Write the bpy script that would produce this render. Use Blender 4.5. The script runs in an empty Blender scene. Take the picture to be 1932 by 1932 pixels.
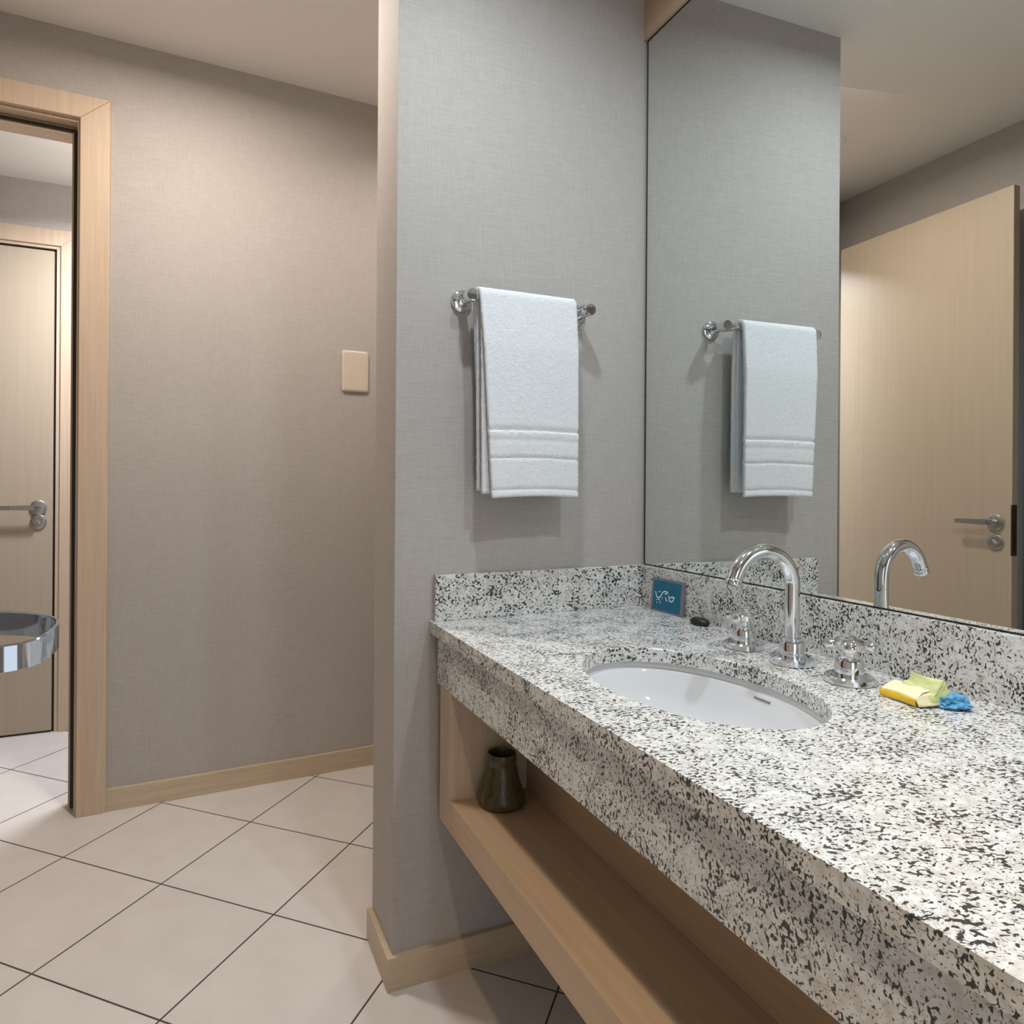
import bpy, bmesh, math, random
from mathutils import Vector, Matrix, noise
random.seed(7)
S = bpy.context.scene
C = S.collection
PI = math.pi

# ------------------------------------------------------------------ camera
cam_d = bpy.data.cameras.new('camera')
cam = bpy.data.objects.new('camera', cam_d); C.objects.link(cam)
S.camera = cam
yaw, roll = 0.38613, math.radians(0.4)
fw = Vector((math.sin(yaw), math.cos(yaw), 0)); rt = Vector((math.cos(yaw), -math.sin(yaw), 0)); up = Vector((0, 0, 1))
rt2 = rt*math.cos(roll) + up*math.sin(roll); up2 = -rt*math.sin(roll) + up*math.cos(roll)
m = Matrix.Identity(4)
for i in range(3):
    m[i][0] = rt2[i]; m[i][1] = up2[i]; m[i][2] = -fw[i]
m[0][3], m[1][3], m[2][3] = 0, 0, 1.2
cam.matrix_world = m
cam_d.sensor_width = 36; cam_d.sensor_fit = 'HORIZONTAL'
cam_d.lens = 1300.9/1932*36
cam_d.shift_x = (966-903.45)/1932
cam_d.shift_y = -(966-910.12)/1932
cam_d.clip_start = 0.02

# ------------------------------------------------------------------ world, exposure, lights
S.view_settings.view_transform = 'Standard'; S.view_settings.look = 'None'
S.view_settings.gamma = 1; S.view_settings.use_curve_mapping = False
S.view_settings.exposure = 0.44
w = bpy.data.worlds.new('world'); S.world = w; w.use_nodes = True
bg = w.node_tree.nodes['Background']; bg.inputs[0].default_value = (0.86, 0.93, 1.0, 1); bg.inputs[1].default_value = 1.0

def lamp(name, loc, power, col, size=0.1, spread=170, aim=None):
    d = bpy.data.lights.new(name, 'AREA'); d.shape = 'DISK'; d.size = size; d.energy = power; d.color = col
    d.spread = math.radians(spread)
    o = bpy.data.objects.new(name, d); C.objects.link(o); o.location = loc
    if aim:
        o.rotation_euler = (Vector(aim)-Vector(loc)).to_track_quat('-Z', 'Y').to_euler()
    return o
COOL = (0.80, 0.91, 1.0); WARM = (1.0, 0.90, 0.81); NEUT = (1.0, 0.95, 0.91)
lamp('downlight_vanity_left', (0.50, 1.02, 2.60), 7.2, COOL, 0.07, 168)
lamp('downlight_vanity_right', (0.86, 0.25, 2.60), 7.4, COOL, 0.07, 160)
lamp('downlight_hall', (-0.03, 2.13, 2.770), 14.3, WARM, 0.14, 174)
lamp('downlight_hall_right', (0.95, 2.40, 2.785), 3, WARM, 0.09, 140)
lamp('fill_front_warm', (0.05, -0.55, 2.66), 16, (1.0, 0.76, 0.50), 0.12, 120)  # added fill without a fixture, warms the counter and shelf front faces
lamp('downlight_far_room', (-0.25, 3.18, 2.57), 26, (0.90, 0.94, 1.0), 0.20, 160)

# ------------------------------------------------------------------ materials
def mat(name):
    mt = bpy.data.materials.new(name); mt.use_nodes = True
    nt = mt.node_tree; b = nt.nodes['Principled BSDF']
    return mt, nt, b
def N(nt, typ, **kw):
    n = nt.nodes.new(typ)
    for k, v in kw.items(): setattr(n, k, v)
    return n
def L(nt, a, b): nt.links.new(a, b)
def simple(name, col, rough=0.5, metal=0.0, **kw):
    mt, nt, b = mat(name)
    b.inputs['Base Color'].default_value = (*col, 1); b.inputs['Roughness'].default_value = rough; b.inputs['Metallic'].default_value = metal
    for k, v in kw.items(): b.inputs[k].default_value = v
    return mt
def noise_n(nt, vec, scale, detail=2, rough=0.5, mapscale=(1, 1, 1), rot=(0, 0, 0)):
    mp = N(nt, 'ShaderNodeMapping'); mp.inputs['Scale'].default_value = mapscale; mp.inputs['Rotation'].default_value = rot
    L(nt, vec, mp.inputs['Vector'])
    n = N(nt, 'ShaderNodeTexNoise'); n.inputs['Scale'].default_value = scale; n.inputs['Detail'].default_value = detail; n.inputs['Roughness'].default_value = rough
    L(nt, mp.outputs[0], n.inputs['Vector'])
    return n.outputs['Fac']
def ramp(nt, fac, stops):
    r = N(nt, 'ShaderNodeValToRGB'); e = r.color_ramp.elements
    while len(e) < len(stops): e.new(0.5)
    for i, (p_, c_) in enumerate(stops):
        e[i].position = p_; e[i].color = (*c_, 1) if len(c_) == 3 else c_
    L(nt, fac, r.inputs[0]); return r.outputs[0]
def math_n(nt, op, a, b=None, c=None):
    n = N(nt, 'ShaderNodeMath', operation=op)
    for i, x in enumerate((a, b, c)):
        if x is None: continue
        if isinstance(x, (int, float)): n.inputs[i].default_value = x
        else: L(nt, x, n.inputs[i])
    return n.outputs[0]
def mixc(nt, fac, a, b, blend='MIX'):
    n = N(nt, 'ShaderNodeMix', data_type='RGBA', blend_type=blend)
    if isinstance(fac, (int, float)): n.inputs[0].default_value = fac
    else: L(nt, fac, n.inputs[0])
    for i, x in ((6, a), (7, b)):
        if isinstance(x, tuple): n.inputs[i].default_value = (*x, 1)
        else: L(nt, x, n.inputs[i])
    return n.outputs[2]
def pos(nt):
    g = N(nt, 'ShaderNodeTexCoord'); return g.outputs['Object']
def bump(nt, b, h, strength, dist):
    bp = N(nt, 'ShaderNodeBump'); bp.inputs['Strength'].default_value = strength; bp.inputs['Distance'].default_value = dist
    L(nt, h, bp.inputs['Height']); L(nt, bp.outputs[0], b.inputs['Normal'])

def wallpaper():
    mt, nt, b = mat('linen_wallpaper'); v = pos(nt)
    hz = noise_n(nt, v, 1, 3, 0.6, (26, 26, 520)); vt = noise_n(nt, v, 1, 3, 0.6, (520, 520, 22))
    wv = math_n(nt, 'ADD', math_n(nt, 'MULTIPLY', hz, 0.55), math_n(nt, 'MULTIPLY', vt, 0.45))
    big = noise_n(nt, v, 3.0, 2)
    f = math_n(nt, 'ADD', math_n(nt, 'MULTIPLY', wv, 0.92), math_n(nt, 'MULTIPLY', big, 0.08))
    c = ramp(nt, f, [(0.34, (0.395, 0.364, 0.336)), (0.50, (0.45, 0.415, 0.385)), (0.66, (0.50, 0.465, 0.435))])
    L(nt, c, b.inputs['Base Color']); b.inputs['Roughness'].default_value = 0.75
    b.inputs['Specular IOR Level'].default_value = 0.25
    bump(nt, b, wv, 0.5, 0.0013); return mt
def wood(name, ca, cb, axis='Z', rough=0.42):
    mt, nt, b = mat(name); v = pos(nt)
    s = {'Z': (70, 70, 1.6), 'X': (1.6, 70, 70), 'Y': (70, 1.6, 70)}[axis]
    s2 = {'Z': (300, 300, 6), 'X': (6, 300, 300), 'Y': (300, 6, 300)}[axis]
    g = math_n(nt, 'ADD', math_n(nt, 'MULTIPLY', noise_n(nt, v, 1, 3, 0.55, s), 0.6), math_n(nt, 'MULTIPLY', noise_n(nt, v, 1, 2, 0.5, s2), 0.4))
    L(nt, ramp(nt, g, [(0.33, ca), (0.66, cb)]), b.inputs['Base Color'])
    b.inputs['Roughness'].default_value = rough; b.inputs['Specular IOR Level'].default_value = 0.35
    bump(nt, b, g, 0.08, 0.0006); return mt
def granite(name='granite', light=(0.77, 0.77, 0.755), beige=(0.62, 0.595, 0.55)):
    mt, nt, b = mat(name); v = pos(nt)
    st = (1.0, 1.0, 1.0); rot = (0.5, 0.4, 0.9)
    wx = N(nt, 'ShaderNodeTexNoise'); wx.inputs['Scale'].default_value = 45; L(nt, v, wx.inputs['Vector'])
    vv = N(nt, 'ShaderNodeVectorMath', operation='MULTIPLY_ADD'); L(nt, wx.outputs['Color'], vv.inputs[0]); vv.inputs[1].default_value = (0.012,)*3; L(nt, v, vv.inputs[2])
    p = vv.outputs[0]
    clus = noise_n(nt, p, 22, 2, 0.5)
    n1 = noise_n(nt, p, 1, 1.5, 0.5, (150, 250, 185), rot)
    n2 = noise_n(nt, p, 1, 1.0, 0.5, (480, 330, 430), (0.2, 0.9, 0.3))
    n3 = noise_n(nt, p, 80, 2, 0.5)
    th = math_n(nt, 'ADD', n1, math_n(nt, 'MULTIPLY', math_n(nt, 'SUBTRACT', clus, 0.5), 0.34))
    k1 = ramp(nt, th, [(0.563, (0, 0, 0)), (0.603, (1, 1, 1))])
    th2 = math_n(nt, 'ADD', n2, math_n(nt, 'MULTIPLY', math_n(nt, 'SUBTRACT', clus, 0.5), 0.25))
    k2 = ramp(nt, th2, [(0.60, (0, 0, 0)), (0.66, (1, 1, 1))])
    base = ramp(nt, n3, [(0.38, beige), (0.60, light)])
    c = mixc(nt, math_n(nt, 'MULTIPLY', k2, 0.72), base, (0.12, 0.115, 0.11))
    c = mixc(nt, math_n(nt, 'MULTIPLY', k1, 0.96), c, (0.022, 0.021, 0.020))
    L(nt, c, b.inputs['Base Color']); b.inputs['Roughness'].default_value = 0.22; b.inputs['Specular IOR Level'].default_value = 0.5
    return mt
def tiles():
    mt, nt, b = mat('floor_tiles')
    g = N(nt, 'ShaderNodeNewGeometry')
    mp = N(nt, 'ShaderNodeMapping', vector_type='TEXTURE'); L(nt, g.outputs['Position'], mp.inputs['Vector'])
    mp.inputs['Location'].default_value = (-0.391, 2.5229, 0); mp.inputs['Rotation'].default_value = (0, 0, -0.7443); mp.inputs['Scale'].default_value = (0.4019,)*3
    sp = N(nt, 'ShaderNodeSeparateXYZ'); L(nt, mp.outputs[0], sp.inputs[0])
    ds = []
    for k in (0, 1):
        f = math_n(nt, 'ABSOLUTE', math_n(nt, 'SUBTRACT', math_n(nt, 'FRACT', math_n(nt, 'ADD', sp.outputs[k], 0.5)), 0.5))
        ds.append(f)
    d = math_n(nt, 'MINIMUM', ds[0], ds[1])
    gr = ramp(nt, d, [(0.0042, (1, 1, 1)), (0.0060, (0, 0, 0))])
    fl = N(nt, 'ShaderNodeVectorMath', operation='FLOOR'); L(nt, mp.outputs[0], fl.inputs[0])
    wn = N(nt, 'ShaderNodeTexWhiteNoise'); L(nt, fl.outputs[0], wn.inputs['Vector'])
    nn = noise_n(nt, g.outputs['Position'], 9, 4, 0.6)
    f = math_n(nt, 'ADD', math_n(nt, 'MULTIPLY', nn, 0.8), math_n(nt, 'MULTIPLY', wn.outputs['Value'], 0.2))
    c = ramp(nt, f, [(0.25, (0.60, 0.553, 0.522)), (0.75, (0.665, 0.622, 0.594))])
    c = mixc(nt, gr, c, (0.05, 0.032, 0.020))
    L(nt, c, b.inputs['Base Color']); b.inputs['Roughness'].default_value = 0.42; b.inputs['Specular IOR Level'].default_value = 0.4
    bump(nt, b, math_n(nt, 'SUBTRACT', 1.0, gr), 0.25, 0.001); return mt
def terry():
    mt, nt, b = mat('white_terry'); v = pos(nt)
    n = noise_n(nt, v, 330, 2, 0.6, (1, 1, 1.6)); n2 = noise_n(nt, v, 90, 2)
    h = math_n(nt, 'ADD', n, math_n(nt, 'MULTIPLY', n2, 0.5))
    L(nt, ramp(nt, n, [(0.3, (0.80, 0.80, 0.81)), (0.7, (0.92, 0.92, 0.93))]), b.inputs['Base Color'])
    b.inputs['Roughness'].default_value = 0.95; b.inputs['Specular IOR Level'].default_value = 0.1
    bump(nt, b, h, 0.9, 0.0035); return mt
def paint(name, col):
    mt, nt, b = mat(name); n = noise_n(nt, pos(nt), 60, 3)
    L(nt, ramp(nt, n, [(0.3, tuple(x*0.985 for x in col)), (0.7, col)]), b.inputs['Base Color']); b.inputs['Roughness'].default_value = 0.85
    bump(nt, b, n, 0.05, 0.001); return mt
def chrome(name='chrome', col=(0.80, 0.82, 0.84), rough=0.06):
    mt, nt, b = mat(name); n = noise_n(nt, pos(nt), 40, 2)
    b.inputs['Base Color'].default_value = (*col, 1); b.inputs['Metallic'].default_value = 1
    L(nt, math_n(nt, 'ADD', math_n(nt, 'MULTIPLY', n, 0.03), rough), b.inputs['Roughness']); return mt
def glaze():
    mt, nt, b = mat('olive_glaze'); v = pos(nt)
    n = noise_n(nt, v, 1, 3, 0.6, (190, 190, 9))
    L(nt, ramp(nt, n, [(0.35, (0.052, 0.040, 0.014)), (0.70, (0.12, 0.098, 0.042))]), b.inputs['Base Color']); b.inputs['Roughness'].default_value = 0.3; return mt

M_WALL = wallpaper(); M_CEIL = paint('ceiling_paint', (0.87, 0.84, 0.80))
M_WOODV = wood('light_wood_vertical', (0.52, 0.395, 0.285), (0.62, 0.485, 0.365), 'Z')
M_WOODX = wood('light_wood_along', (0.50, 0.395, 0.275), (0.60, 0.485, 0.350), 'X')
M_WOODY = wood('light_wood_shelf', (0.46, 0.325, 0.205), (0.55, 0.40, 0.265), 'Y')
M_DOOR = wood('door_veneer', (0.435, 0.352, 0.264), (0.465, 0.380, 0.288), 'Z', 0.38)
M_GRAN = granite(); M_TILE = tiles(); M_TERRY = terry()
M_CHROME = chrome(); M_STEEL = chrome('satin_steel', (0.52, 0.53, 0.54), 0.26)
M_PORC = simple('porcelain', (0.70, 0.715, 0.735), 0.08)
M_MIRR = simple('mirror_silver', (0.84, 0.868, 0.850), 0.0, 1.0)
M_BLACK = simple('black_edge', (0.012, 0.010, 0.008), 0.5)
M_RUBBER = simple('black_rubber', (0.012, 0.012, 0.011), 0.45)
M_PLASTIC = simple('beige_plastic', (0.66, 0.56, 0.46), 0.35)
M_DARKW = wood('dark_wood', (0.030, 0.022, 0.015), (0.055, 0.042, 0.030), 'Z')
M_BLUE = simple('blue_card', (0.0, 0.135, 0.235), 0.35)
M_GREYF = simple('grey_frame', (0.19, 0.20, 0.21), 0.4)
M_WHITE = simple('white_print', (0.80, 0.86, 0.92), 0.5)
M_YEL = simple('yellow_band', (0.85, 0.55, 0.02), 0.45)
M_CREAM = simple('cream_paper', (0.86, 0.80, 0.52), 0.5)
M_LIME = simple('lime_paper', (0.62, 0.68, 0.30), 0.5)
M_SKYB = simple('blue_foil', (0.09, 0.36, 0.62), 0.4)
M_BRONZE = simple('bronze_plate', (0.10, 0.075, 0.045), 0.4, 0.7)
M_GLAZE = glaze()
M_MOUTH_SHADE = simple('mouth_shade', (0.01, 0.008, 0.005), 0.8)

# ------------------------------------------------------------------ helpers
def quad_box(bm, pts):            # 8 points: bottom 4 (ccw), top 4
    v = [bm.verts.new(p) for p in pts]
    for f in ((3, 2, 1, 0), (4, 5, 6, 7), (0, 1, 5, 4), (1, 2, 6, 5), (2, 3, 7, 6), (3, 0, 4, 7)):
        bm.faces.new([v[i] for i in f])
def box(bm, x0, x1, y0, y1, z0, z1, bev=0.0):
    t = bmesh.new()
    quad_box(t, [(x0, y0, z0), (x1, y0, z0), (x1, y1, z0), (x0, y1, z0), (x0, y0, z1), (x1, y0, z1), (x1, y1, z1), (x0, y1, z1)])
    if bev: bmesh.ops.bevel(t, geom=list(t.edges), offset=bev, segments=2, affect='EDGES', profile=0.6)
    merge(bm, t)
def merge(bm, t):
    me = bpy.data.meshes.new('tmp'); t.to_mesh(me); bm.from_mesh(me); bpy.data.meshes.remove(me); t.free()
def lathe(bm, prof, center=(0, 0, 0), axis=(0, 0, 1), seg=40, close=True):
    """prof: list of (radius, height)"""
    q = Vector((0, 0, 1)).rotation_difference(Vector(axis)).to_matrix()
    rings = []; c = Vector(center)
    for r, h in prof:
        if r < 1e-6: rings.append([bm.verts.new(c + q @ Vector((0, 0, h)))])
        else: rings.append([bm.verts.new(c + q @ Vector((r*math.cos(2*PI*i/seg), r*math.sin(2*PI*i/seg), h))) for i in range(seg)])
    for a, b in zip(rings, rings[1:]):
        for i in range(seg):
            j = (i+1) % seg
            if len(a) == 1 and len(b) == 1: continue
            if len(a) == 1: bm.faces.new((a[0], b[j], b[i])) if False else bm.faces.new((a[0], b[i], b[j]))
            elif len(b) == 1: bm.faces.new((a[i], a[j], b[0]))
            else: bm.faces.new((a[i], a[j], b[j], b[i]))
def tube(bm, pts, rad, seg=20, cap=True):
    pts = [Vector(p) for p in pts]; rings = []
    n = len(pts); prev = None
    for i, p in enumerate(pts):
        t = (pts[min(i+1, n-1)] - pts[max(i-1, 0)]).normalized()
        if prev is None:
            a = Vector((0, 0, 1)) if abs(t.z) < 0.9 else Vector((0, 1, 0))
            u = t.cross(a).normalized()
        else: u = (prev - t*prev.dot(t)).normalized()
        prev = u; v = t.cross(u)
        r = rad[i] if isinstance(rad, (list, tuple)) else rad
        rings.append([bm.verts.new(p + u*r*math.cos(2*PI*k/seg) + v*r*math.sin(2*PI*k/seg)) for k in range(seg)])
    for a, b in zip(rings, rings[1:]):
        for k in range(seg):
            j = (k+1) % seg; bm.faces.new((a[k], a[j], b[j], b[k]))
    if cap: bm.faces.new(rings[0][::-1]); bm.faces.new(rings[-1])
def place(o, parent=None):
    C.objects.link(o)
    if parent: o.parent = parent
def obj(name, bm, m, parent=None, origin=None, smooth=True):
    """one mesh object; vertices given in world space, re-based on the thing's base"""
    if parent is not None:
        r = parent
        while r.parent: r = r.parent
        org = Vector(r.location)
    else: org = Vector(origin) if origin else Vector((0, 0, 0))
    bmesh.ops.recalc_face_normals(bm, faces=list(bm.faces))
    bmesh.ops.translate(bm, vec=-org, verts=list(bm.verts))
    me = bpy.data.meshes.new(name); bm.to_mesh(me); bm.free()
    o = bpy.data.objects.new(name, me)
    if isinstance(m, (list, tuple)):
        for x in m: me.materials.append(x)
    else: me.materials.append(m)
    if smooth:
        for p in me.polygons: p.use_smooth = True
        me.set_sharp_from_angle(angle=math.radians(35))
    place(o, parent)
    if parent is None: o.location = org
    return o
def tag(o, label=None, cat=None, group=None, kind=None):
    if label: o['label'] = label
    if cat: o['category'] = cat
    if group: o['group'] = group
    if kind: o['kind'] = kind
    return o
def thing(name, label, cat, loc, group=None, kind=None):
    o = bpy.data.objects.new(name, None); C.objects.link(o); o.location = loc; o.empty_display_size = 0.05
    return tag(o, label, cat, group, kind)
B = bmesh.new

# ------------------------------------------------------------------ the room
XM = 1.1541                                    # mirror wall face
def yw(x): return 1.61 + 0.0293*(x-XM)         # vanity wall face
def yb(x): return 2.8427 + 0.0641*x            # rear wall face
def yf(x): return 3.8197 + 0.0315*x            # far room wall face
def xl(y): return -1.058 + (2.84-y)*0.0352     # left wall face
XP = 0.4323; T = 0.20; HB = 0.0787; TB = 0.0145
YFRONT = -1.7
def slab_w(bm, f, x0, x1, o0, o1, z0, z1):      # a box following the slightly skewed wall line y = f(x)
    quad_box(bm, [(x0, f(x0)+o0, z0), (x1, f(x1)+o0, z0), (x1, f(x1)+o1, z0), (x0, f(x0)+o1, z0),
                  (x0, f(x0)+o0, z1), (x1, f(x1)+o0, z1), (x1, f(x1)+o1, z1), (x0, f(x0)+o1, z1)])
def struct(name, bm, m, label, cat, smooth=False, origin=None):
    return tag(obj(name, bm, m, None, origin, smooth), label, cat, None, 'structure')

bm = B(); box(bm, -2.2, 1.45, YFRONT-0.1, 4.1, -0.08, 0)
struct('floor', bm, M_TILE, 'pale beige square floor tiles laid diagonally with thin dark joints', 'floor')
ZC = 2.80; ZV = 2.61; YS = 1.83
bm = B(); slab = [(-1.25, YS), (1.4, YS), (1.4, 3.06), (-1.25, 2.92)]
quad_box(bm, [(x, y, ZC) for x, y in slab] + [(x, y, ZC+0.08) for x, y in slab])
struct('ceiling', bm, M_CEIL, 'plain off-white ceiling over the passage in front of the rear wall', 'ceiling')
bm = B()
prof = [(-1.25, ZC), (-0.98, ZC-0.005), (XP, ZV), (1.4, ZV)]
vs = [[bm.verts.new((x, y, z)) for y in (YFRONT-0.1, YS)] for x, z in prof]; vt_ = [[bm.verts.new((x, y, 2.9)) for y in (YFRONT-0.1, YS)] for x, z in prof]
for i in range(3):
    bm.faces.new((vs[i][0], vs[i][1], vs[i+1][1], vs[i+1][0])); bm.faces.new((vt_[i][0], vt_[i+1][0], vt_[i+1][1], vt_[i][1]))
    for k in (0, 1): bm.faces.new((vs[i][k], vs[i+1][k], vt_[i+1][k], vt_[i][k]))
bm.faces.new((vs[0][0], vs[0][1], vt_[0][1], vt_[0][0])); bm.faces.new((vs[3][0], vt_[3][0], vt_[3][1], vs[3][1]))
struct('ceiling', bm, M_CEIL, 'lower off-white ceiling above the granite vanity, seen in the mirror', 'ceiling')

bm = B(); slab_w(bm, yw, XP, XM+0.06, 0, T, 0, 2.85)
struct('wall_vanity', bm, M_WALL, 'grey linen-papered short wall that carries the white towel', 'wall')
bm = B(); box(bm, XM+0.004, XM+0.16, YFRONT-0.1, 3.2, 0, 2.9)
struct('wall_right', bm, M_WALL, 'papered wall behind the large mirror and vanity', 'wall')
bm = B()
slab_w(bm, yb, -0.390, 1.30, 0, 0.12, 0, 2.88); slab_w(bm, yb, -0.90, -0.390, 0, 0.12, 2.49, 2.88); slab_w(bm, yb, -1.3, -0.90, 0.12, 0.18, 0, 2.88)
struct('wall_back', bm, M_WALL, 'greige linen-papered rear wall beside the wooden doorway', 'wall')
bm = B()
quad_box(bm, [(xl(YFRONT)-0.15, YFRONT, 0), (xl(YFRONT), YFRONT, 0), (xl(2.9), 2.9, 0), (xl(2.9)-0.15, 2.9, 0)] + [(xl(YFRONT)-0.15, YFRONT, 2.88), (xl(YFRONT), YFRONT, 2.88), (xl(2.9), 2.9, 2.88), (xl(2.9)-0.15, 2.9, 2.88)])
struct('wall_left', bm, M_WALL, 'papered left wall behind the open wooden door, seen in the mirror', 'wall')
bm = B()
box(bm, -1.2, -0.62, YFRONT-0.1, YFRONT, 0, 2.88); box(bm, 0.42, 1.3, YFRONT-0.1, YFRONT, 0, 2.88); box(bm, -0.62, 0.42, YFRONT-0.1, YFRONT, 2.2, 2.88)
struct('wall_front', bm, M_WALL, 'papered wall behind the camera with a doorway', 'wall')
bm = B(); box(bm, -1.05, -0.285, 0.58, 0.70, 0, 2.78)
struct('wall_shower', bm, M_WALL, 'short papered wall end on the left that carries the chrome ring holder', 'wall')
# far room beyond the doorway
bm = B(); slab_w(bm, yf, -2.2, -1.55, 0, 0.12, 0, 2.75); slab_w(bm, yf, -1.55, -0.622, 0, 0.12, 2.30, 2.75); slab_w(bm, yf, -0.622, 0.6, 0, 0.12, 0, 2.75); slab_w(bm, yf, -1.6, -0.6, 0.12, 0.16, 0, 2.4)
struct('wall_far', bm, M_WALL, 'greige papered wall of the far room around the closed door', 'wall')
bm = B(); box(bm, 0.45, 0.6, 2.9, 3.95, 0, 2.75); box(bm, -2.25, -2.1, 2.7, 3.95, 0, 2.75); slab_w(bm, yb, -2.2, -1.29, 0.02, 0.12, 0, 2.75)
struct('wall_side', bm, M_WALL, 'side walls of the far room', 'wall')
bm = B(); quad_box(bm, [(x, y, 2.606) for x, y in ((-2.2, yb(-2.2)+0.1), (0.55, yb(0.55)+0.1), (0.55, 3.95), (-2.2, 3.9))] + [(x, y, 2.70) for x, y in ((-2.2, yb(-2.2)+0.1), (0.55, yb(0.55)+0.1), (0.55, 3.95), (-2.2, 3.9))])
struct('ceiling', bm, M_CEIL, 'pale ceiling of the far room seen through the doorway', 'ceiling')

# baseboards
def prism_base(f, x0, x1):
    bm = B(); slab_w(bm, f, x0, x1, -TB, 0.002, 0, HB); return bm
struct('baseboard_back', prism_base(yb, -0.302, 1.15), M_WOODX, 'light wood baseboard along the rear wall', 'baseboard')
bm = B()
y0 = yw(XP)
def lshape(z): return [(XP-TB, y0-TB, z), (XM-0.001, yw(XM)-TB, z), (XM-0.001, yw(XM), z), (XP, y0, z), (XP, y0+T, z), (XP-TB, y0+T+0.002, z)]
lo = [bm.verts.new(p) for p in lshape(0)]; hi = [bm.verts.new(p) for p in lshape(HB)]
bm.faces.new(lo[::-1]); bm.faces.new(hi)
for i in range(6): bm.faces.new((lo[i], lo[(i+1) % 6], hi[(i+1) % 6], hi[i]))
bmesh.ops.bevel(bm, geom=[e for e in bm.edges if e.verts[0].co.z > 0.07 and e.verts[1].co.z > 0.07], offset=0.0012, segments=2, affect='EDGES')
struct('baseboard_vanity', bm, M_WOODX, 'light wood baseboard wrapping the end of the vanity wall', 'baseboard')

# first doorway: casing, jamb, seal
tr = thing('trim_1', 'light wood mitred door casing of the doorway left of the rear wall', 'door frame', (-0.65, yb(-0.65), 0), None, 'structure')
def casing(f, xi0, xi1, xo0, xo1, zi, zo, th):
    bm = B()
    def add(p2):
        v0 = [bm.verts.new((x, f(x)-th, z)) for x, z in p2]; v1 = [bm.verts.new((x, f(x)+0.001, z)) for x, z in p2]
        bm.faces.new(v0); bm.faces.new(v1[::-1])
        for i in range(4): bm.faces.new((v0[i], v0[(i+1) % 4], v1[(i+1) % 4], v1[i]))
    g = 0.0006
    add([(xi1, 0), (xo1, 0), (xo1, zo-g), (xi1, zi-g)])
    add([(xi0, zi), (xi1, zi), (xo1, zo), (xo0, zo)])
    if xo0 > xl(2.8): add([(xo0, 0), (xi0, 0), (xi0, zi-g), (xo0, zo-g)])
    bmesh.ops.recalc_face_normals(bm, faces=list(bm.faces))
    bmesh.ops.bevel(bm, geom=list(bm.edges), offset=0.0015, segments=1, affect='EDGES')
    return bm
obj('casing', casing(yb, -0.885, -0.396, -0.90, -0.302, 2.484, 2.565, 0.020), M_WOODV, tr, smooth=False)
bm = B()
slab_w(bm, yb, -0.406, -0.3905, 0.0, 0.135, 0, 2.474); slab_w(bm, yb, -0.899, -0.885, 0.0, 0.115, 0, 2.474); slab_w(bm, yb, -0.899, -0.3905, 0.0, 0.135, 2.474, 2.4895)
obj('jamb', bm, M_WOODV, tr, smooth=False)
bm = B()
slab_w(bm, yb, -0.431, -0.406, 0.055, 0.135, 0, 2.448); slab_w(bm, yb, -0.885, -0.862, 0.055, 0.115, 0, 2.448); slab_w(bm, yb, -0.885, -0.406, 0.055, 0.135, 2.448, 2.474)
obj('stop', bm, M_WOODV, tr, smooth=False)
bm = B()
slab_w(bm, yb, -0.4235, -0.4065, 0.043, 0.055, 0.012, 2.456); slab_w(bm, yb, -0.885, -0.4065, 0.043, 0.055, 2.456, 2.463)
tag(obj('seal_or_gap_shade', bm, M_BLACK, tr, smooth=False), 'black rubber seal')
bm = B(); slab_w(bm, yb, -0.4066, -0.402, 0.006, 0.030, 0.96, 1.12)
tag(obj('strike_plate', bm, M_BRONZE, tr, smooth=False), 'dark strike plate')

# door hardware
def lever(parent, P, n, t, z, zl):
    """rose + lever + lock rose; P foot of the rose on the door face, n outward normal, t lever direction"""
    P = Vector((P[0], P[1], 0)); n = Vector(n).normalized(); t = Vector(t).normalized(); Z = Vector((0, 0, 1))
    bm = B(); lathe(bm, [(0, 0), (0.033, 0), (0.035, 0.003), (0.034, 0.008), (0.030, 0.0105), (0, 0.0105)], P+Z*z, n); r = obj('rose', bm, M_STEEL, parent)
    bm = B(); c = P+Z*z
    lathe(bm, [(0.0115, 0.010), (0.0115, 0.048), (0.0105, 0.050), (0, 0.050)], c, n)
    # flat bar lever with rounded ends
    a = c + n*0.044
    pts = []
    quads = [(-0.013, 0.0115), (0.02, 0.012), (0.10, 0.0100), (0.146, 0.0095)]
    rings = []
    for s, hh in quads:
        rings.append([a + t*s + n*dn + Z*dz for dn, dz in ((-0.006, -hh), (0.006, -hh), (0.006, hh), (-0.006, hh))])
    t_ = B(); vv = [[t_.verts.new(p) for p in r_] for r_ in rings]
    for q0, q1 in zip(vv, vv[1:]):
        for i in range(4): t_.faces.new((q0[i], q0[(i+1) % 4], q1[(i+1) % 4], q1[i]))
    t_.faces.new(vv[0][::-1]); t_.faces.new(vv[-1])
    bmesh.ops.bevel(t_, geom=list(t_.edges), offset=0.0025, segments=2, affect='EDGES'); merge(bm, t_)
    obj('handle', bm, M_STEEL, parent)
    bm = B(); c2 = P+Z*zl
    lathe(bm, [(0, 0), (0.032, 0), (0.034, 0.003), (0.033, 0.006), (0.030, 0.008), (0.017, 0.008), (0.016, 0.006), (0, 0.006)], c2, n)
    k = obj('lock', bm, M_STEEL, parent)
    bm = B(); t2 = B(); bx = 0.012
    q = Matrix((t, n, Z)).transposed()
    box(t2, -0.004, 0.004, 0.006, 0.013, -bx, bx, 0.0015)
    for v in t2.verts: v.co = q @ (Matrix.Rotation(0.6, 3, 'Y') @ v.co) + c2
    merge(bm, t2); obj('key_turn', bm, M_CHROME, k)
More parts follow.
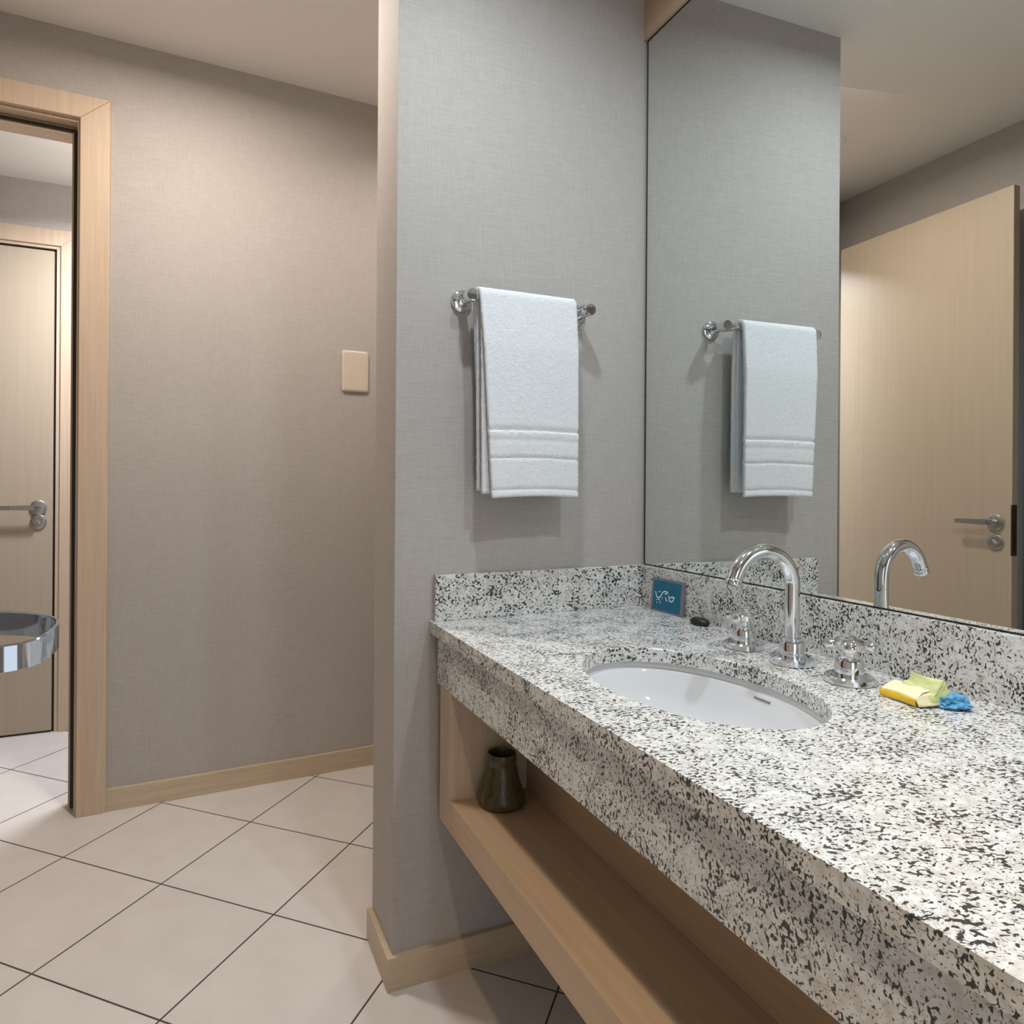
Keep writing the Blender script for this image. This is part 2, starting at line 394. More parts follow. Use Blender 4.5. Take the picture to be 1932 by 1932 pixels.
# open door against the left wall
dA = Vector((-0.8869, 2.6997, 0)); dB = Vector((-0.8459, 1.8275, 0)); dt = (dB-dA).normalized(); dn = Vector((-dt.y, dt.x, 0))
if dn.x < 0: dn = -dn
dr = thing('door_1', 'light wood door standing open, reflected at the right of the mirror', 'door', (dA.x, dA.y, 0), None, 'structure')
def door_slab(A, Bp, n, th, z0, z1):
    bm = B(); q = [A, Bp, Bp-n*th, A-n*th]
    quad_box(bm, [(p.x, p.y, z0) for p in q] + [(p.x, p.y, z1) for p in q])
    bmesh.ops.recalc_face_normals(bm, faces=list(bm.faces))
    bmesh.ops.bevel(bm, geom=list(bm.edges), offset=0.0015, segments=1, affect='EDGES'); return bm
obj('leaf', door_slab(dA, dB, dn, 0.037, 0.010, 2.46), M_DOOR, dr, smooth=False)
lever(dr, dB-dt*0.064, dn, -dt, 1.046, 0.962)
c = dB - dn*0.0185
bm = B(); q = [c+dn*0.0192-dt*0.004, c+dn*0.0192+dt*0.0015, c-dn*0.010+dt*0.0015, c-dn*0.010-dt*0.004]
quad_box(bm, [(p.x, p.y, 0.909) for p in q] + [(p.x, p.y, 1.121) for p in q])
tag(obj('latch_plate', bm, M_BRONZE, dr, smooth=False), 'dark latch plate on the door edge')
# closed door in the far room
fr = thing('door_2', 'closed light wood door in the far room behind the doorway', 'door', (-1.1, yf(-1.1), 0), None, 'structure')
bm = B(); slab_w(bm, yf, -1.52, -0.641, -0.004, 0.036, 0.010, 2.283); bmesh.ops.bevel(bm, geom=list(bm.edges), offset=0.001, segments=1, affect='EDGES')
obj('leaf', bm, M_DOOR, fr, smooth=False)
lever(fr, (-0.698, yf(-0.698)-0.004), (0.0315, -1, 0), (-1, -0.0315, 0), 1.067, 1.0005)
tr2 = thing('trim_2', 'light wood casing around the closed far door', 'door frame', (-1.1, yf(-1.1), 0), None, 'structure')
obj('casing', casing(yf, -1.60, -0.612, -1.67, -0.525, 2.308, 2.384, 0.016), M_WOODV, tr2, smooth=False)
bm = B(); slab_w(bm, yf, -0.630, -0.613, -0.006, 0.05, 0, 2.296); slab_w(bm, yf, -1.6, -0.613, -0.006, 0.05, 2.294, 2.308)
obj('jamb', bm, M_WOODV, tr2, smooth=False)
bm = B(); slab_w(bm, yf, -0.6405, -0.6305, 0.010, 0.05, 0, 2.292); slab_w(bm, yf, -1.6, -0.6305, 0.010, 0.05, 2.284, 2.2935)  # black strips stand for the shade in the gap round the leaf
tag(obj('seal_or_gap_shade', bm, M_BLACK, tr2, smooth=False), 'black fill painted as the shade in the door gap')
# dark wood leaf at the mirror's right edge
bm = B(); box(bm, xl(1.5)-0.01, xl(1.5)+0.012, 0.95, 1.868, 0, 2.37, 0.002)
struct('door_3', bm, M_DARKW, 'very dark brown door panel at the far right edge of the mirror', 'door')

# valance board above the mirror
bm = B(); box(bm, XM-0.012, XM+0.006, -1.2, yw(XM)-0.0005, 2.4325, ZV)
struct('trim_3', bm, M_WOODY, 'light wood board above the mirror at the corner', 'wood trim')

# ------------------------------------------------------------------ vanity
ZK = 0.8645; XF = 0.5186; ZS = 0.9752; TS = 0.0180; YE = -0.75
SKX, SKY, SA, SB = 0.783, 0.952, 0.161, 0.242
ct = thing('countertop', 'speckled grey granite vanity counter with backsplash under the large mirror', 'countertop', (0.83, 0.4, 0.72))
bm = B()
seg = 96; zt, zb = ZK, ZK-0.028
def rim(a, b_, z): return [bm.verts.new((SKX+a*math.cos(2*PI*i/seg), SKY+b_*math.sin(2*PI*i/seg), z)) for i in range(seg)]
top_in = rim(SA+0.0015, SB+0.0015, zt); in1 = rim(SA, SB, zt-0.0015); in2 = rim(SA, SB, zb)
x1 = XM-0.001
def rect_pt(ang):
    dx, dy = math.cos(ang), math.sin(ang); c_ = []
    hx0, hx1, hy0, hy1 = XF-SKX, x1-SKX, SKY-0.36-SKY, yw(0.8)-0.012-SKY
    ts = []
    if dx > 1e-9: ts.append(hx1/dx)
    if dx < -1e-9: ts.append(hx0/dx)
    if dy > 1e-9: ts.append(hy1/dy)
    if dy < -1e-9: ts.append(hy0/dy)
    t = min(ts); return (SKX+dx*t, SKY+dy*t)
angs = [2*PI*i/seg for i in range(seg)]
ro = [rect_pt(a) for a in angs]
corners = [(XF, SKY-0.36), (x1, SKY-0.36), (x1, yw(0.8)-0.012), (XF, yw(0.8)-0.012)]
for cx_, cy_ in corners:      # snap nearest sample to each corner
    k = min(range(seg), key=lambda i: (ro[i][0]-cx_)**2+(ro[i][1]-cy_)**2); ro[k] = (cx_, cy_)
out_t = [bm.verts.new((x, y, zt)) for x, y in ro]; out_b = [bm.verts.new((x, y, zb)) for x, y in ro]
for i in range(seg):
    j = (i+1) % seg
    bm.faces.new((top_in[i], top_in[j], out_t[j], out_t[i])); bm.faces.new((in1[i], in1[j], top_in[j], top_in[i]))
    bm.faces.new((in2[i], in2[j], in1[j], in1[i])); bm.faces.new((out_b[i], out_b[j], in2[j], in2[i])); bm.faces.new((out_t[i], out_t[j], out_b[j], out_b[i]))
quad_box(bm, [(XF, YE, zb), (x1, YE, zb), (x1, SKY-0.36, zb), (XF, SKY-0.36, zb), (XF, YE, zt), (x1, YE, zt), (x1, SKY-0.36, zt), (XF, SKY-0.36, zt)])
quad_box(bm, [(XF, yw(0.8)-0.012, zb), (x1, yw(0.8)-0.012, zb), (x1, yw(x1)-0.0005, zb), (XF, yw(XF)-0.0005, zb), (XF, yw(0.8)-0.012, zt), (x1, yw(0.8)-0.012, zt), (x1, yw(x1)-0.0005, zt), (XF, yw(XF)-0.0005, zt)])
obj('slab', bm, M_GRAN, ct, smooth=False)
bm = B(); box(bm, XF+0.014, XF+0.034, YE, 1.567, 0.7200, zb, 0.001)
obj('apron', bm, M_GRAN, ct, smooth=False)
bm = B(); slab_w(bm, yw, 0.5293, XM-TS-0.0005, -TS, -0.0005, ZK, ZS); bmesh.ops.bevel(bm, geom=list(bm.edges), offset=0.0012, segments=1, affect='EDGES')
obj('backsplash', bm, M_GRAN, ct, smooth=False)
bm = B(); box(bm, XM-TS, XM+0.003, YE, yw(XM)-0.001, ZK, ZS-0.0005, 0.0012)
obj('backsplash', bm, M_GRAN, ct, smooth=False)

# undermount basin
sk = thing('sink_basin', 'white oval porcelain basin set under the granite counter', 'sink', (SKX, SKY, ZK-0.19))
bm = B(); rings = []
prof = [(1.09, -0.0285), (1.035, -0.0285), (1.030, -0.030), (1.027, -0.0415), (1.015, -0.0435), (0.988, -0.0455), (0.972, -0.052), (0.930, -0.082), (0.845, -0.115), (0.70, -0.142), (0.50, -0.159), (0.25, -0.168), (0.11, -0.170)]
for s, h in prof: rings.append([bm.verts.new((SKX+(SA+0.004)*s*math.cos(2*PI*i/seg), SKY+(SB+0.004)*s*math.sin(2*PI*i/seg), ZK+h)) for i in range(seg)])
for a, b_ in zip(rings, rings[1:]):
    for i in range(seg): bm.faces.new((a[i], a[(i+1) % seg], b_[(i+1) % seg], b_[i]))
bm.faces.new(rings[-1])
o = obj('bowl', bm, M_PORC, sk)
md = o.modifiers.new('thick', 'SOLIDIFY'); md.thickness = 0.005; md.offset = 0
bm = B(); lathe(bm, [(0, 0.0035), (0.019, 0.0035), (0.0225, 0.002), (0.0225, -0.004), (0, -0.004)], (SKX, SKY, ZK-0.1695)); obj('drain', bm, M_CHROME, sk)
bm = B()
ox = SKX + SA*0.995
tube(bm, [(SKX+(SA+0.004)*0.956*math.cos(a), SKY+(SB+0.004)*0.956*math.sin(a), ZK-0.0520) for a in [(-0.07+0.16*i/12) for i in range(13)]], 0.0019, 8)
tag(obj('overflow_slot', bm, M_GREYF, sk), 'thin grey overflow slot')

# shelf cabinet under the counter
cb = thing('vanity_shelf', 'open light wood shelf box hung under the granite counter', 'shelf', (0.64, 0.4, 0.404))
FX = XF+0.015; BXK = 0.728; ZSH = 0.474; ZSB = 0.404
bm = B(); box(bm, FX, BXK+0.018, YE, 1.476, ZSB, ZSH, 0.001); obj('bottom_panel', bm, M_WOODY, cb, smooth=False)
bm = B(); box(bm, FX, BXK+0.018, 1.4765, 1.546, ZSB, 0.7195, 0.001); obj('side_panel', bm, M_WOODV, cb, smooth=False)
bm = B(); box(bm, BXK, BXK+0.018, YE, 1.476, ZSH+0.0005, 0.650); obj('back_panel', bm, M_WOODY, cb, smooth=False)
bm = B(); box(bm, FX+0.021, BXK+0.018, 1.4765, 1.546, 0.7197, 0.830); obj('side_panel', bm, M_WOODV, cb, smooth=False)

# vase on the shelf
vs_ = (0.640, 1.424, ZSH)
va = thing('vase', 'small olive brown flared ceramic vase on the shelf under the counter', 'vase', vs_)
bm = B(); lathe(bm, [(0, 0), (0.046, 0), (0.052, 0.004), (0.0545, 0.012), (0.053, 0.022), (0.047, 0.036), (0.041, 0.054), (0.0365, 0.072), (0.0335, 0.088), (0.0325, 0.093), (0.0335, 0.096), (0.0335, 0.113), (0.0325, 0.116), (0.0300, 0.116), (0.0285, 0.112), (0.0285, 0.09), (0.040, 0.05), (0.045, 0.012), (0, 0.010)], vs_, seg=48)
obj('body', bm, M_GLAZE, va)
bm = B(); lathe(bm, [(0, 0.088), (0.0283, 0.088)], vs_, seg=48); tag(obj('shade_disc', bm, M_MOUTH_SHADE, va), 'dark disc painted as the shade in the mouth')  # near-black disc across the hollow, its shade put into the colour

# mirror
mi = thing('mirror', 'large frameless wall mirror above the granite backsplash', 'mirror', (XM, 0.5, ZS))
MY1 = yw(XM)-0.006
bm = B(); box(bm, XM-0.0042, XM+0.001, YE, MY1-0.0045, ZS+0.0028, 2.4275); obj('glass', bm, M_MIRR, mi, smooth=False)
bm = B()
box(bm, XM-0.0046, XM+0.003, MY1-0.0045, MY1, ZS+0.0005, 2.4322); box(bm, XM-0.0046, XM+0.003, YE, MY1-0.0045, ZS+0.0003, ZS+0.0028); box(bm, XM-0.0046, XM+0.003, YE, MY1-0.0045, 2.4275, 2.4322)
tag(obj('edge', bm, M_BLACK, mi, smooth=False), 'thin black mirror edge')

# faucet spout
FB = (1.0323, 0.9753, ZK)
fa = thing('faucet', 'tall chrome gooseneck faucet spout behind the white basin', 'faucet', FB)
bm = B(); lathe(bm, [(0, 0), (0.0375, 0), (0.0390, 0.002), (0.0385, 0.0125), (0.0360, 0.0155), (0.0225, 0.0160)], FB, seg=48); obj('base', bm, M_CHROME, fa)
bm = B(); lathe(bm, [(0.0225, 0.0155), (0.0225, 0.041), (0.0215, 0.043), (0.0175, 0.0440), (0.0175, 0.0490), (0.0150, 0.0505), (0, 0.0505)], FB, seg=48); obj('collar', bm, M_CHROME, fa)
R = 0.0655; zc_ = 1.0115; sd = Vector((-0.997, 0.08, 0)).normalized()
pts = [Vector(FB)+Vector((0, 0, h)) for h in (0.042, 0.08, 0.12)] + [Vector((FB[0], FB[1], zc_)) + sd*(R-R*math.cos(a)) + Vector((0, 0, R*math.sin(a))) for a in [math.radians(160)*i/30 for i in range(0, 31)]]
tt = (pts[-1]-pts[-2]).normalized()
pts.append(pts[-1]+tt*0.010)
bm = B(); tube(bm, pts, 0.0133, 28); obj('spout', bm, M_CHROME, fa)
tipc = pts[-1]
bm = B(); lathe(bm, [(0.0095, -0.009), (0.0135, -0.009), (0.0143, -0.0075), (0.0143, -0.001), (0.0137, 0.0), (0.0143, 0.001), (0.0143, 0.004), (0.0135, 0.005)], tipc, -tt, seg=36); obj('aerator', bm, M_CHROME, fa)

def valve(P, label, rot):
    v = thing('faucet_tap', label, 'tap', P, 'chrome cross handle taps')
    bm = B(); lathe(bm, [(0, 0), (0.0380, 0), (0.0398, 0.002), (0.0390, 0.0105), (0.0360, 0.0135), (0.0225, 0.0140)], P, seg=48); obj('flange', bm, M_CHROME, v)
    bm = B(); lathe(bm, [(0.0225, 0.0135), (0.0228, 0.018), (0.0222, 0.036), (0.0195, 0.0430), (0.0150, 0.0465), (0.0145, 0.058)], P, seg=48); obj('body', bm, M_CHROME, v)
    bm = B(); lathe(bm, [(0.0150, 0.0545), (0.0240, 0.0560), (0.0265, 0.0585), (0.0262, 0.0680), (0.0215, 0.0735), (0.0120, 0.0760), (0.0105, 0.0785), (0.0060, 0.0805), (0, 0.081)], P, seg=36)
    for k in range(4):
        a = rot + k*PI/2; d = Vector((math.cos(a), math.sin(a), 0)); q0 = Vector(P)+Vector((0, 0, 0.0635))
        tube(bm, [q0+d*s for s in (0.012, 0.020, 0.026, 0.031, 0.0355, 0.0385, 0.0398)], [0.0085, 0.0085, 0.0090, 0.0098, 0.0092, 0.0062, 0.0012], 16)
    obj('cross_handle', bm, M_CHROME, v)
valve((1.0395, 1.1052, ZK), 'chrome cross handle tap left of the spout, nearer the blue card', 0.35)
valve((1.0270, 0.8480, ZK), 'chrome cross handle tap right of the spout, beside the yellow wrapper', 0.75)

# blue card
bl = Vector((1.1225, 1.5330, ZK)); br = Vector((1.1245, 1.4070, ZK)); lean = 0.0075
cd = thing('sign_card', 'small blue card with white scribble and grey border leaning in the corner', 'sign', ((bl.x+br.x)/2, (bl.y+br.y)/2, ZK))
ux = (br-bl); wd_ = ux.length; ux.normalize(); uz = Vector((lean, 0, 0.0860)); hz_ = uz.length; uz.normalize(); un = ux.cross(uz); 
if un.x > 0: un = -un
def cpt(s, t, d=0.0): return bl + ux*(s*wd_) + uz*(t*hz_) + un*d
def cbox(bm, s0, s1, t0, t1, d0, d1):
    quad_box(bm, [cpt(s0, t0, d0), cpt(s1, t0, d0), cpt(s1, t0, d1), cpt(s0, t0, d1), cpt(s0, t1, d0), cpt(s1, t1, d0), cpt(s1, t1, d1), cpt(s0, t1, d1)])
bm = B(); cbox(bm, 0, 1, 0, 1, -0.004, 0.002); bmesh.ops.recalc_face_normals(bm, faces=list(bm.faces)); obj('border', bm, M_GREYF, cd, smooth=False)
bm = B(); cbox(bm, 0.065, 0.925, 0.065, 0.935, 0.0015, 0.0026); obj('panel', bm, M_BLUE, cd, smooth=False)
def ztost(X, Y):
    s = (X-330)/770; top = 400+120*s; bot = 1200+140*s
    return s, 1-(Y-top)/(bot-top)
strokes = [([(432, 745), (450, 810), (472, 878), (520, 900), (565, 878), (590, 820), (620, 765), (660, 745), (705, 752), (738, 775), (700, 800), (665, 800)], 0.0016),
           ([(505, 760), (540, 745), (560, 775)], 0.0009), ([(688, 885), (708, 940), (740, 988)], 0.0015),
           ([(760, 835), (775, 900), (790, 955), (830, 985), (870, 965), (885, 920), (893, 880), (850, 875), (800, 893)], 0.0017),
           ([(610, 880), (612, 940)], 0.0008), ([(470, 965), (520, 935), (548, 960), (570, 1025)], 0.0010), ([(480, 1010), (492, 1030)], 0.0017), ([(563, 1020), (576, 1032)], 0.0018)]
bm = B()
for pl, rr in strokes:
    P3 = [cpt(*ztost(x, y), 0.0027) for x, y in pl]
    sm = []
    for i in range(len(P3)-1):
        p0, p1, p2, p3 = P3[max(i-1, 0)], P3[i], P3[i+1], P3[min(i+2, len(P3)-1)]
        for k in range(4):
            t = k/4; sm.append(0.5*((2*p1)+(p2-p0)*t+(2*p0-5*p1+4*p2-p3)*t*t+(3*p1-p0-3*p2+p3)*t**3))
    sm.append(P3[-1]); n0 = len(bm.verts)
    tube(bm, sm, rr, 8)
bm.verts.ensure_lookup_table()
for v in bm.verts:                      # flatten the lettering onto the card
    d = (v.co-cpt(0, 0, 0.0027)).dot(un); v.co -= un*d*0.85
tag(obj('lettering', bm, M_WHITE, cd), 'white scribbled lettering')

# small black stopper
bm = B(); bmesh.ops.create_uvsphere(bm, u_segments=32, v_segments=16, radius=1)
for v in bm.verts:
    z = v.co.z; s = 1.0
    v.co = Vector((v.co.x*0.0175, v.co.y*0.0265, max(-0.55, min(0.8, z))*0.0125+0.0069))
bmesh.ops.rotate(bm, matrix=Matrix.Rotation(0.12, 3, 'Z'), verts=list(bm.verts))
bmesh.ops.translate(bm, vec=(1.108, 1.322, ZK), verts=list(bm.verts))
tag(obj('rubber_stopper', bm, M_RUBBER, None, (1.108, 1.322, ZK)), 'small black oval stopper lying on the counter beside the blue card', 'stopper')

# wrappers
def lerp(a, b_, t): return a+(b_-a)*t
def crumple_sheet(P, nu, nv, amp, seed, thick):
    """bilinear/strip sheet through rows of 3D points P[row][col], roughened, with thickness"""
    bm = B(); rows, cols = len(P), len(P[0]); g = []
    for i in range(nu+1):
        fu = i/nu*(rows-1); a = min(int(fu), rows-2); u = fu-a; row = []
        for j in range(nv+1):
            fv = j/nv*(cols-1); b_ = min(int(fv), cols-2); v = fv-b_
            p = lerp(lerp(Vector(P[a][b_]), Vector(P[a][b_+1]), v), lerp(Vector(P[a+1][b_]), Vector(P[a+1][b_+1]), v), u)
            nz = noise.noise_vector(p*90+Vector((seed, 0, 0)))
            e = min(1, 3*min(i, nu-i)/nu+0.35)
            row.append(bm.verts.new(p+nz*amp*e))
        g.append(row)
    for i in range(nu):
        for j in range(nv): bm.faces.new((g[i][j], g[i][j+1], g[i+1][j+1], g[i+1][j]))
    return bm
Z0 = ZK+0.002
wr = thing('wrapper', 'crumpled cream and yellow paper wrapper on the counter by the right tap', 'wrapper', (1.03, 0.752, ZK))
# front edge a-b runs nearly along the counter length; body rises to a fold, green flap stands up behind
a0 = Vector((1.0090, 0.7760, Z0)); b0 = Vector((1.0035, 0.7140, Z0))
bk = Vector((0.9970, -0.075, 0)).normalized()
def row(s, z, i0=0.0, i1=0.0):
    return [a0+bk*s+Vector((0, -i0, z)), lerp(a0, b0, 0.5)+bk*s+Vector((0, 0, z*1.05+0.0015)), b0+bk*s+Vector((0, i1, z))]
def solid(o, th):
    md = o.modifiers.new('thick', 'SOLIDIFY'); md.thickness = th; md.offset = 0
bm = crumple_sheet([row(0.0, 0.0), row(-0.001, 0.005), row(0.000, 0.0105)], 6, 18, 0.0014, 3, 0)
o = obj('band', bm, M_YEL, wr); solid(o, 0.0012); tag(o, 'strong yellow band')
bm = crumple_sheet([row(0.000, 0.0105), row(0.014, 0.0180), row(0.028, 0.0210), row(0.042, 0.018), row(0.054, 0.004)], 16, 18, 0.0024, 5, 0)
o = obj('body', bm, M_CREAM, wr); solid(o, 0.0012)
bm = crumple_sheet([[b0+Vector((0, 0, 0.0105)), b0+bk*0.018+Vector((0, 0, 0.0175)), b0+bk*0.034+Vector((0, 0, 0.020)), b0+bk*0.052+Vector((0, 0, 0.014))],
                    [b0+Vector((0.002, -0.004, 0)), b0+bk*0.018+Vector((0, -0.010, 0.002)), b0+bk*0.034+Vector((0, -0.012, 0.003)), b0+bk*0.056+Vector((0, -0.008, 0.0))]], 6, 12, 0.0020, 9, 0)
o = obj('side', bm, M_CREAM, wr); solid(o, 0.0012)
def wp(t, d, z): return lerp(a0, b0, t)+bk*d+Vector((0, 0, z))
bm = crumple_sheet([[wp(0.34, 0.020, 0.0200), wp(0.70, 0.022, 0.0210), wp(1.08, 0.026, 0.0120)],
                    [wp(0.42, 0.025, 0.0300), wp(0.74, 0.028, 0.0290), wp(1.16, 0.036, 0.0230)],
                    [wp(0.50, 0.029, 0.0415), wp(0.80, 0.036, 0.0385), wp(1.12, 0.048, 0.0375)]], 12, 14, 0.0030, 13, 0)
o = obj('flap', bm, M_LIME, wr); solid(o, 0.0012); tag(o, 'pale green flap')
bm = crumple_sheet([[wp(1.02, 0.014, 0.0140), wp(1.08, 0.030, 0.0180), wp(1.14, 0.048, 0.0350)],
                    [wp(1.10, 0.018, 0.0070), wp(1.18, 0.036, 0.0080), wp(1.22, 0.056, 0.0160)],
                    [wp(1.10, 0.018, 0.0010), wp(1.12, 0.040, 0.0010), wp(0.96, 0.066, 0.0010)]], 10, 12, 0.0028, 17, 0)
o = obj('flap', bm, M_LIME, wr); solid(o, 0.0012); tag(o, 'pale green flap')
# blue crumpled foil
bm = B(); bmesh.ops.create_icosphere(bm, subdivisions=4, radius=1)
ctr = Vector((1.0580, 0.6980, ZK))
for v in bm.verts:
    d = v.co.copy(); n1 = noise.noise(d*1.7+Vector((4, 1, 9))); n2 = noise.noise(d*4.2+Vector((1, 7, 3))); n3 = abs(noise.noise(d*7.0))
    r = 1+0.34*n1+0.22*n2-0.20*n3
    v.co = Vector((d.x*0.0215*r, d.y*0.0245*r, max(0.0006, 0.0090+d.z*0.0130*r)))
bmesh.ops.rotate(bm, matrix=Matrix.Rotation(0.2, 3, 'Z'), verts=list(bm.verts)); bmesh.ops.translate(bm, vec=ctr, verts=list(bm.verts))
o = obj('wrapper', bm, M_SKYB, None, ctr, smooth=False)
tag(o, 'small crumpled blue foil scrap right behind the yellow wrapper', 'wrapper')

# ------------------------------------------------------------------ towel bar, towel, switch
BZ = 1.645; E = 0.062; BX0, BX1 = 0.597, 0.926
nw = Vector((0.0293, -1, 0)).normalized()
tb_ = thing('towel_bar', 'short chrome towel bar with round rosettes on the grey wall', 'towel bar', (0.76, yw(0.76), BZ))
for bx in (BX0, BX1):
    P = Vector((bx, yw(bx), BZ))
    bm = B(); lathe(bm, [(0, 0), (0.0265, 0), (0.0275, 0.002), (0.0270, 0.007), (0.0235, 0.0095), (0.0170, 0.0115), (0.0150, 0.016), (0, 0.016)], P, nw); r_ = obj('rosette', bm, M_CHROME, tb_)
    bm = B(); lathe(bm, [(0.0120, 0.012), (0.0115, 0.036), (0.0140, 0.044), (0.0158, 0.050), (0.0160, 0.070), (0.0145, 0.0755), (0, 0.0765)], P, nw); obj('post', bm, M_CHROME, tb_)
bm = B(); pa = Vector((BX0-0.004, yw(BX0), BZ))+nw*E; pb = Vector((BX1+0.004, yw(BX1), BZ))+nw*E; ax = (pb-pa).normalized()
tube(bm, [pa, pb], 0.0085, 20)
for q_, s in ((pa, 1), (pb, -1)): lathe(bm, [(0.0085, 0.034), (0.0125, 0.030), (0.0130, 0.020), (0.0115, 0.014), (0.0115, 0.0)], q_, ax*s)
obj('bar', bm, M_CHROME, tb_)

tw = thing('hand_towel', 'white terry hand towel folded over the chrome bar', 'towel', (0.76, yw(0.76)-E, 1.16))
def towel_sheet(x0t, x1t, x0b, x1b, zf, zbk, rad, gap_f, gap_b, bands, seed, ny=170, nx=46):
    """sheet draped over the bar: front fall to zf, back fall to zbk"""
    bm = B(); g = []
    Lf = BZ-zf; Lb = BZ-zbk; Lt = PI*rad; tot = Lf+Lt+Lb
    for i in range(ny+1):
        s = tot*i/ny
        if s < Lf: z = zf+s; e = E+rad+gap_f*min(1, (Lf-s)/0.12); fr = (Lf-s)/Lf; side = 1; nrm = 1
        elif s < Lf+Lt:
            a = (s-Lf)/rad; z = BZ+rad*math.sin(a); e = E+rad*math.cos(a); fr = 0; side = 0
        else: z = BZ-(s-Lf-Lt); e = E-rad-gap_b*min(1, (s-Lf-Lt)/0.12); fr = (s-Lf-Lt)/Lb; side = -1
        row = []
        for j in range(nx+1):
            u = j/nx
            xa = lerp(x0t, x0b, fr); xb = lerp(x1t, x1b, fr)
            x = lerp(xa, xb, u)
            wv = (0.0035*math.sin(5.0*u+seed)+0.0022*math.sin(11*u+1.7*seed))*fr
            off = 0.0
            for (zz, hw, dp) in bands:
                if side == 1 and abs(z-zz) < hw: off += dp*(1-(abs(z-zz)/hw)**2)
            nv = noise.noise(Vector((x*160, z*160, seed+side*3.0)))*0.0011
            ee = e + side*(wv+off+nv) if side >= 0 else e - (wv+nv)*0.5
            zj = z + noise.noise(Vector((x*240, z*240, 5+seed)))*0.0008 + (0.004*math.sin(3*u)*fr if side == 1 else 0)
            xj = x + (noise.noise(Vector((z*260, j*1.0, 8+seed)))*0.0012 if j in (0, nx) else 0)
            p = Vector((xj, yw(xj), zj))+nw*ee
            row.append(bm.verts.new(p))
        g.append(row)
    for i in range(ny):
        for j in range(nx): bm.faces.new((g[i][j], g[i][j+1], g[i+1][j+1], g[i+1][j]))
    return bm
bands = [(1.326, 0.006, -0.0045), (1.314, 0.007, 0.0018), (1.300, 0.006, -0.0012), (1.258, 0.004, -0.0040), (1.183, 0.004, -0.0045)]
bm = towel_sheet(0.612, 0.877, 0.640, 0.880, 1.163, 1.176, 0.0185, 0.010, 0.006, bands, 1.0)
o = obj('outer_layer', bm, M_TERRY, tw); md = o.modifiers.new('thick', 'SOLIDIFY'); md.thickness = 0.010; md.offset = 0
bm = towel_sheet(0.617, 0.872, 0.622, 0.868, 1.172, 1.180, 0.0105, 0.004, 0.004, [], 2.3, 120, 30)
o = obj('inner_layer', bm, M_TERRY, tw); md = o.modifiers.new('thick', 'SOLIDIFY'); md.thickness = 0.006; md.offset = 0

sw = thing('light_switch', 'blank beige switch plate on the rear wall near the wall end', 'switch', (0.606, yb(0.606), 1.66))
bm = B(); t = B()
ns = 8; rr = 0.011; hw, hh = 0.0565, 0.0855
out = []
for cx_, cz_, a0_ in ((hw-rr, hh-rr, 0), (-hw+rr, hh-rr, PI/2), (-hw+rr, -hh+rr, PI), (hw-rr, -hh+rr, 1.5*PI)):
    for k in range(ns+1):
        a = a0_+PI/2*k/ns; out.append((cx_+rr*math.cos(a), cz_+rr*math.sin(a)))
def sring(sc, d): return [bm.verts.new((0.606+x*(1-sc/hw), yb(0.606+x)-d, 1.661+z*(1-sc/hh))) for x, z in out]
r0 = sring(0, 0.0); r1 = sring(0, 0.007); r2 = sring(0.003, 0.0095); r3 = sring(0.0065, 0.0098)
for a, b_ in ((r0, r1), (r1, r2), (r2, r3)):
    for i in range(len(a)): bm.faces.new((a[i], a[(i+1) % len(a)], b_[(i+1) % len(a)], b_[i]))
bm.faces.new(r3[::-1])
obj('plate', bm, M_PLASTIC, sw)
bm = B(); 
def sring2(sc, d): return [bm.verts.new((0.606+x*(1-sc/hw), yb(0.606+x)-d, 1.661+z*(1-sc/hh))) for x, z in out]
q1 = sring2(0.0075, 0.0096); q2 = sring2(0.0085, 0.0108)
for i in range(len(q1)): bm.faces.new((q1[i], q1[(i+1) % len(q1)], q2[(i+1) % len(q1)], q2[i]))
bm.faces.new(q2[::-1]); obj('rocker', bm, M_PLASTIC, sw)

# ------------------------------------------------------------------ chrome ring holder close to the camera
M_CHROMD = chrome('dark_chrome', (0.50, 0.54, 0.60), 0.05)
RX = Vector((math.cos(yaw), -math.sin(yaw), 0)); RY = Vector((math.sin(yaw), math.cos(yaw), 0.176))   # long axis of the ring, short axis (slightly tilted)
RC = RX*-0.3865 + Vector((RY.x, RY.y, 0))*0.505 + Vector((0, 0, 1.0898))
MB_ = Vector((-0.285, 0.640, 1.085))
rg = thing('ring_holder', 'polished chrome strap ring holder at the left edge, close to the camera', 'holder', MB_)
bm = B(); n_ = 96; a_, b_, ex, th, hh = 0.0755, 0.0365, 2.9, 0.0028, 0.0175
def sup(t, da):
    c_, s_ = math.cos(t), math.sin(t)
    return ((a_+da)*math.copysign(abs(c_)**(2/ex), c_), (b_+da)*math.copysign(abs(s_)**(2/ex), s_))
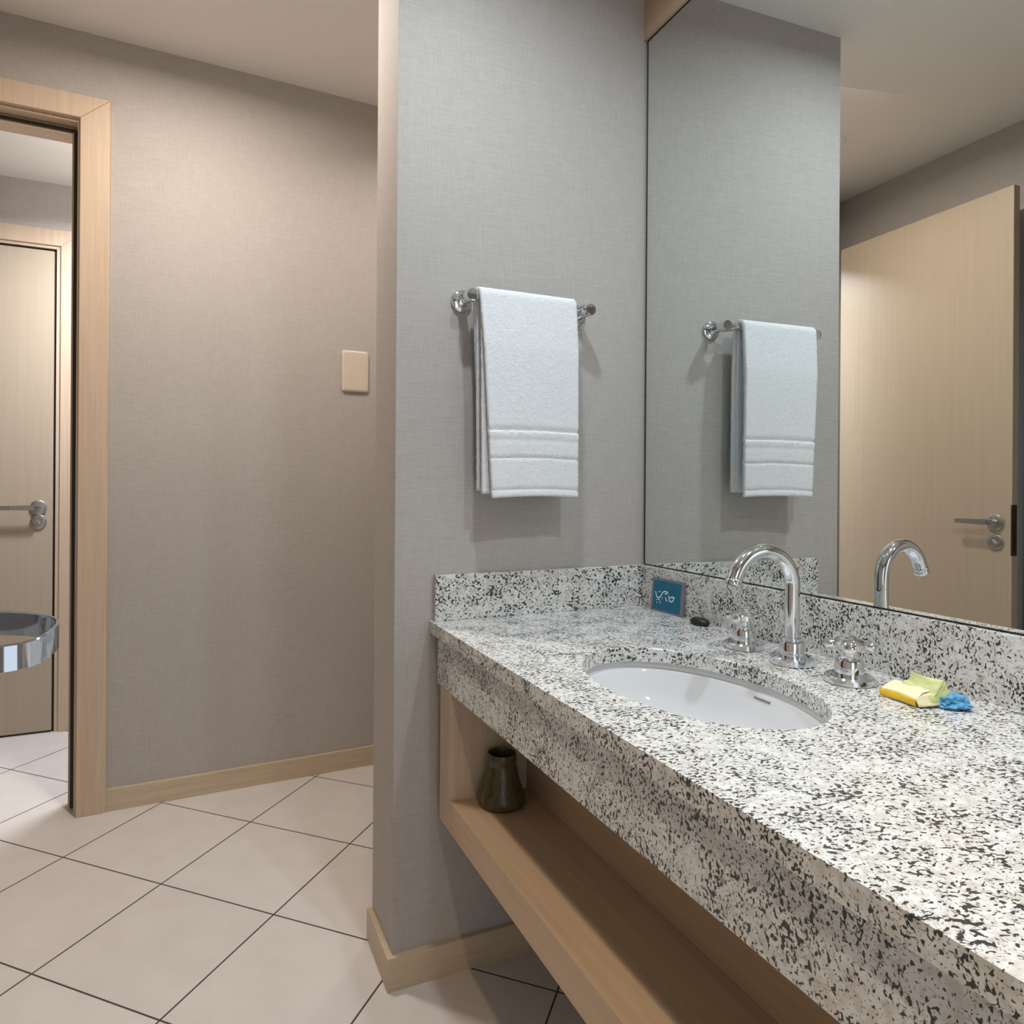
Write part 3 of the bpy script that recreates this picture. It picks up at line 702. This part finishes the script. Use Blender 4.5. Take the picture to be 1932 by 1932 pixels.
prof = [(0, -hh), (0, 0), (-th*0.25, 0.0006), (-th*0.75, 0.0006), (-th, 0), (-th, -hh), (-th*0.75, -hh-0.0006), (-th*0.25, -hh-0.0006)]
vv = []
for i in range(n_):
    t = 2*PI*i/n_; row_ = []
    for d, z in prof:
        x, y = sup(t, d); x -= 0.16*y                      # the nose is a little slanted
        row_.append(bm.verts.new(RC + RX*x + RY*y + Vector((0, 0, z))))
    vv.append(row_)
for i in range(n_):
    for k in range(8): bm.faces.new((vv[i][k], vv[(i+1) % n_][k], vv[(i+1) % n_][(k+1) % 8], vv[i][(k+1) % 8]))
obj('ring', bm, M_CHROMD, rg)
bm = B(); lathe(bm, [(0.010, 0.0), (0.010, 0.056), (0, 0.056)], MB_, (1, 0, 0)); lathe(bm, [(0, 0), (0.026, 0), (0.026, 0.006), (0.02, 0.009), (0, 0.009)], MB_, (1, 0, 0)); obj('mount', bm, M_CHROMD, rg)

# recessed ceiling downlight of the passage and the small white disc seen past the wall end in the mirror
LP = Vector((-0.03, 2.13, ZC))
cl = thing('ceiling_light', 'round white recessed ceiling downlight in the passage, out of sight from the vanity', 'ceiling light', LP)
bm = B(); lathe(bm, [(0.065, 0.0), (0.067, -0.006), (0.084, -0.005), (0.088, -0.002), (0.088, 0.0)], LP, seg=64); obj('trim_ring', bm, M_WHITE, cl)
bm = B(); lathe(bm, [(0, -0.0015), (0.0645, -0.0015), (0.0645, 0.0)], LP, seg=64)
me_, nt_, b_e = mat('lamp_lens'); b_e.inputs['Emission Color'].default_value = (1, 0.87, 0.74, 1); b_e.inputs['Emission Strength'].default_value = 6
obj('lens', bm, me_, cl)
DP = Vector((-0.425, 2.36, ZC))
dt_ = thing('ceiling_disc', 'small white round ceiling disc whose edge peeks past the wall end in the mirror', 'ceiling fitting', DP)
bm = B(); lathe(bm, [(0, -0.030), (0.03, -0.030), (0.05, -0.026), (0.058, -0.014), (0.060, 0.0)], DP, seg=48); obj('cover', bm, M_WHITE, dt_)
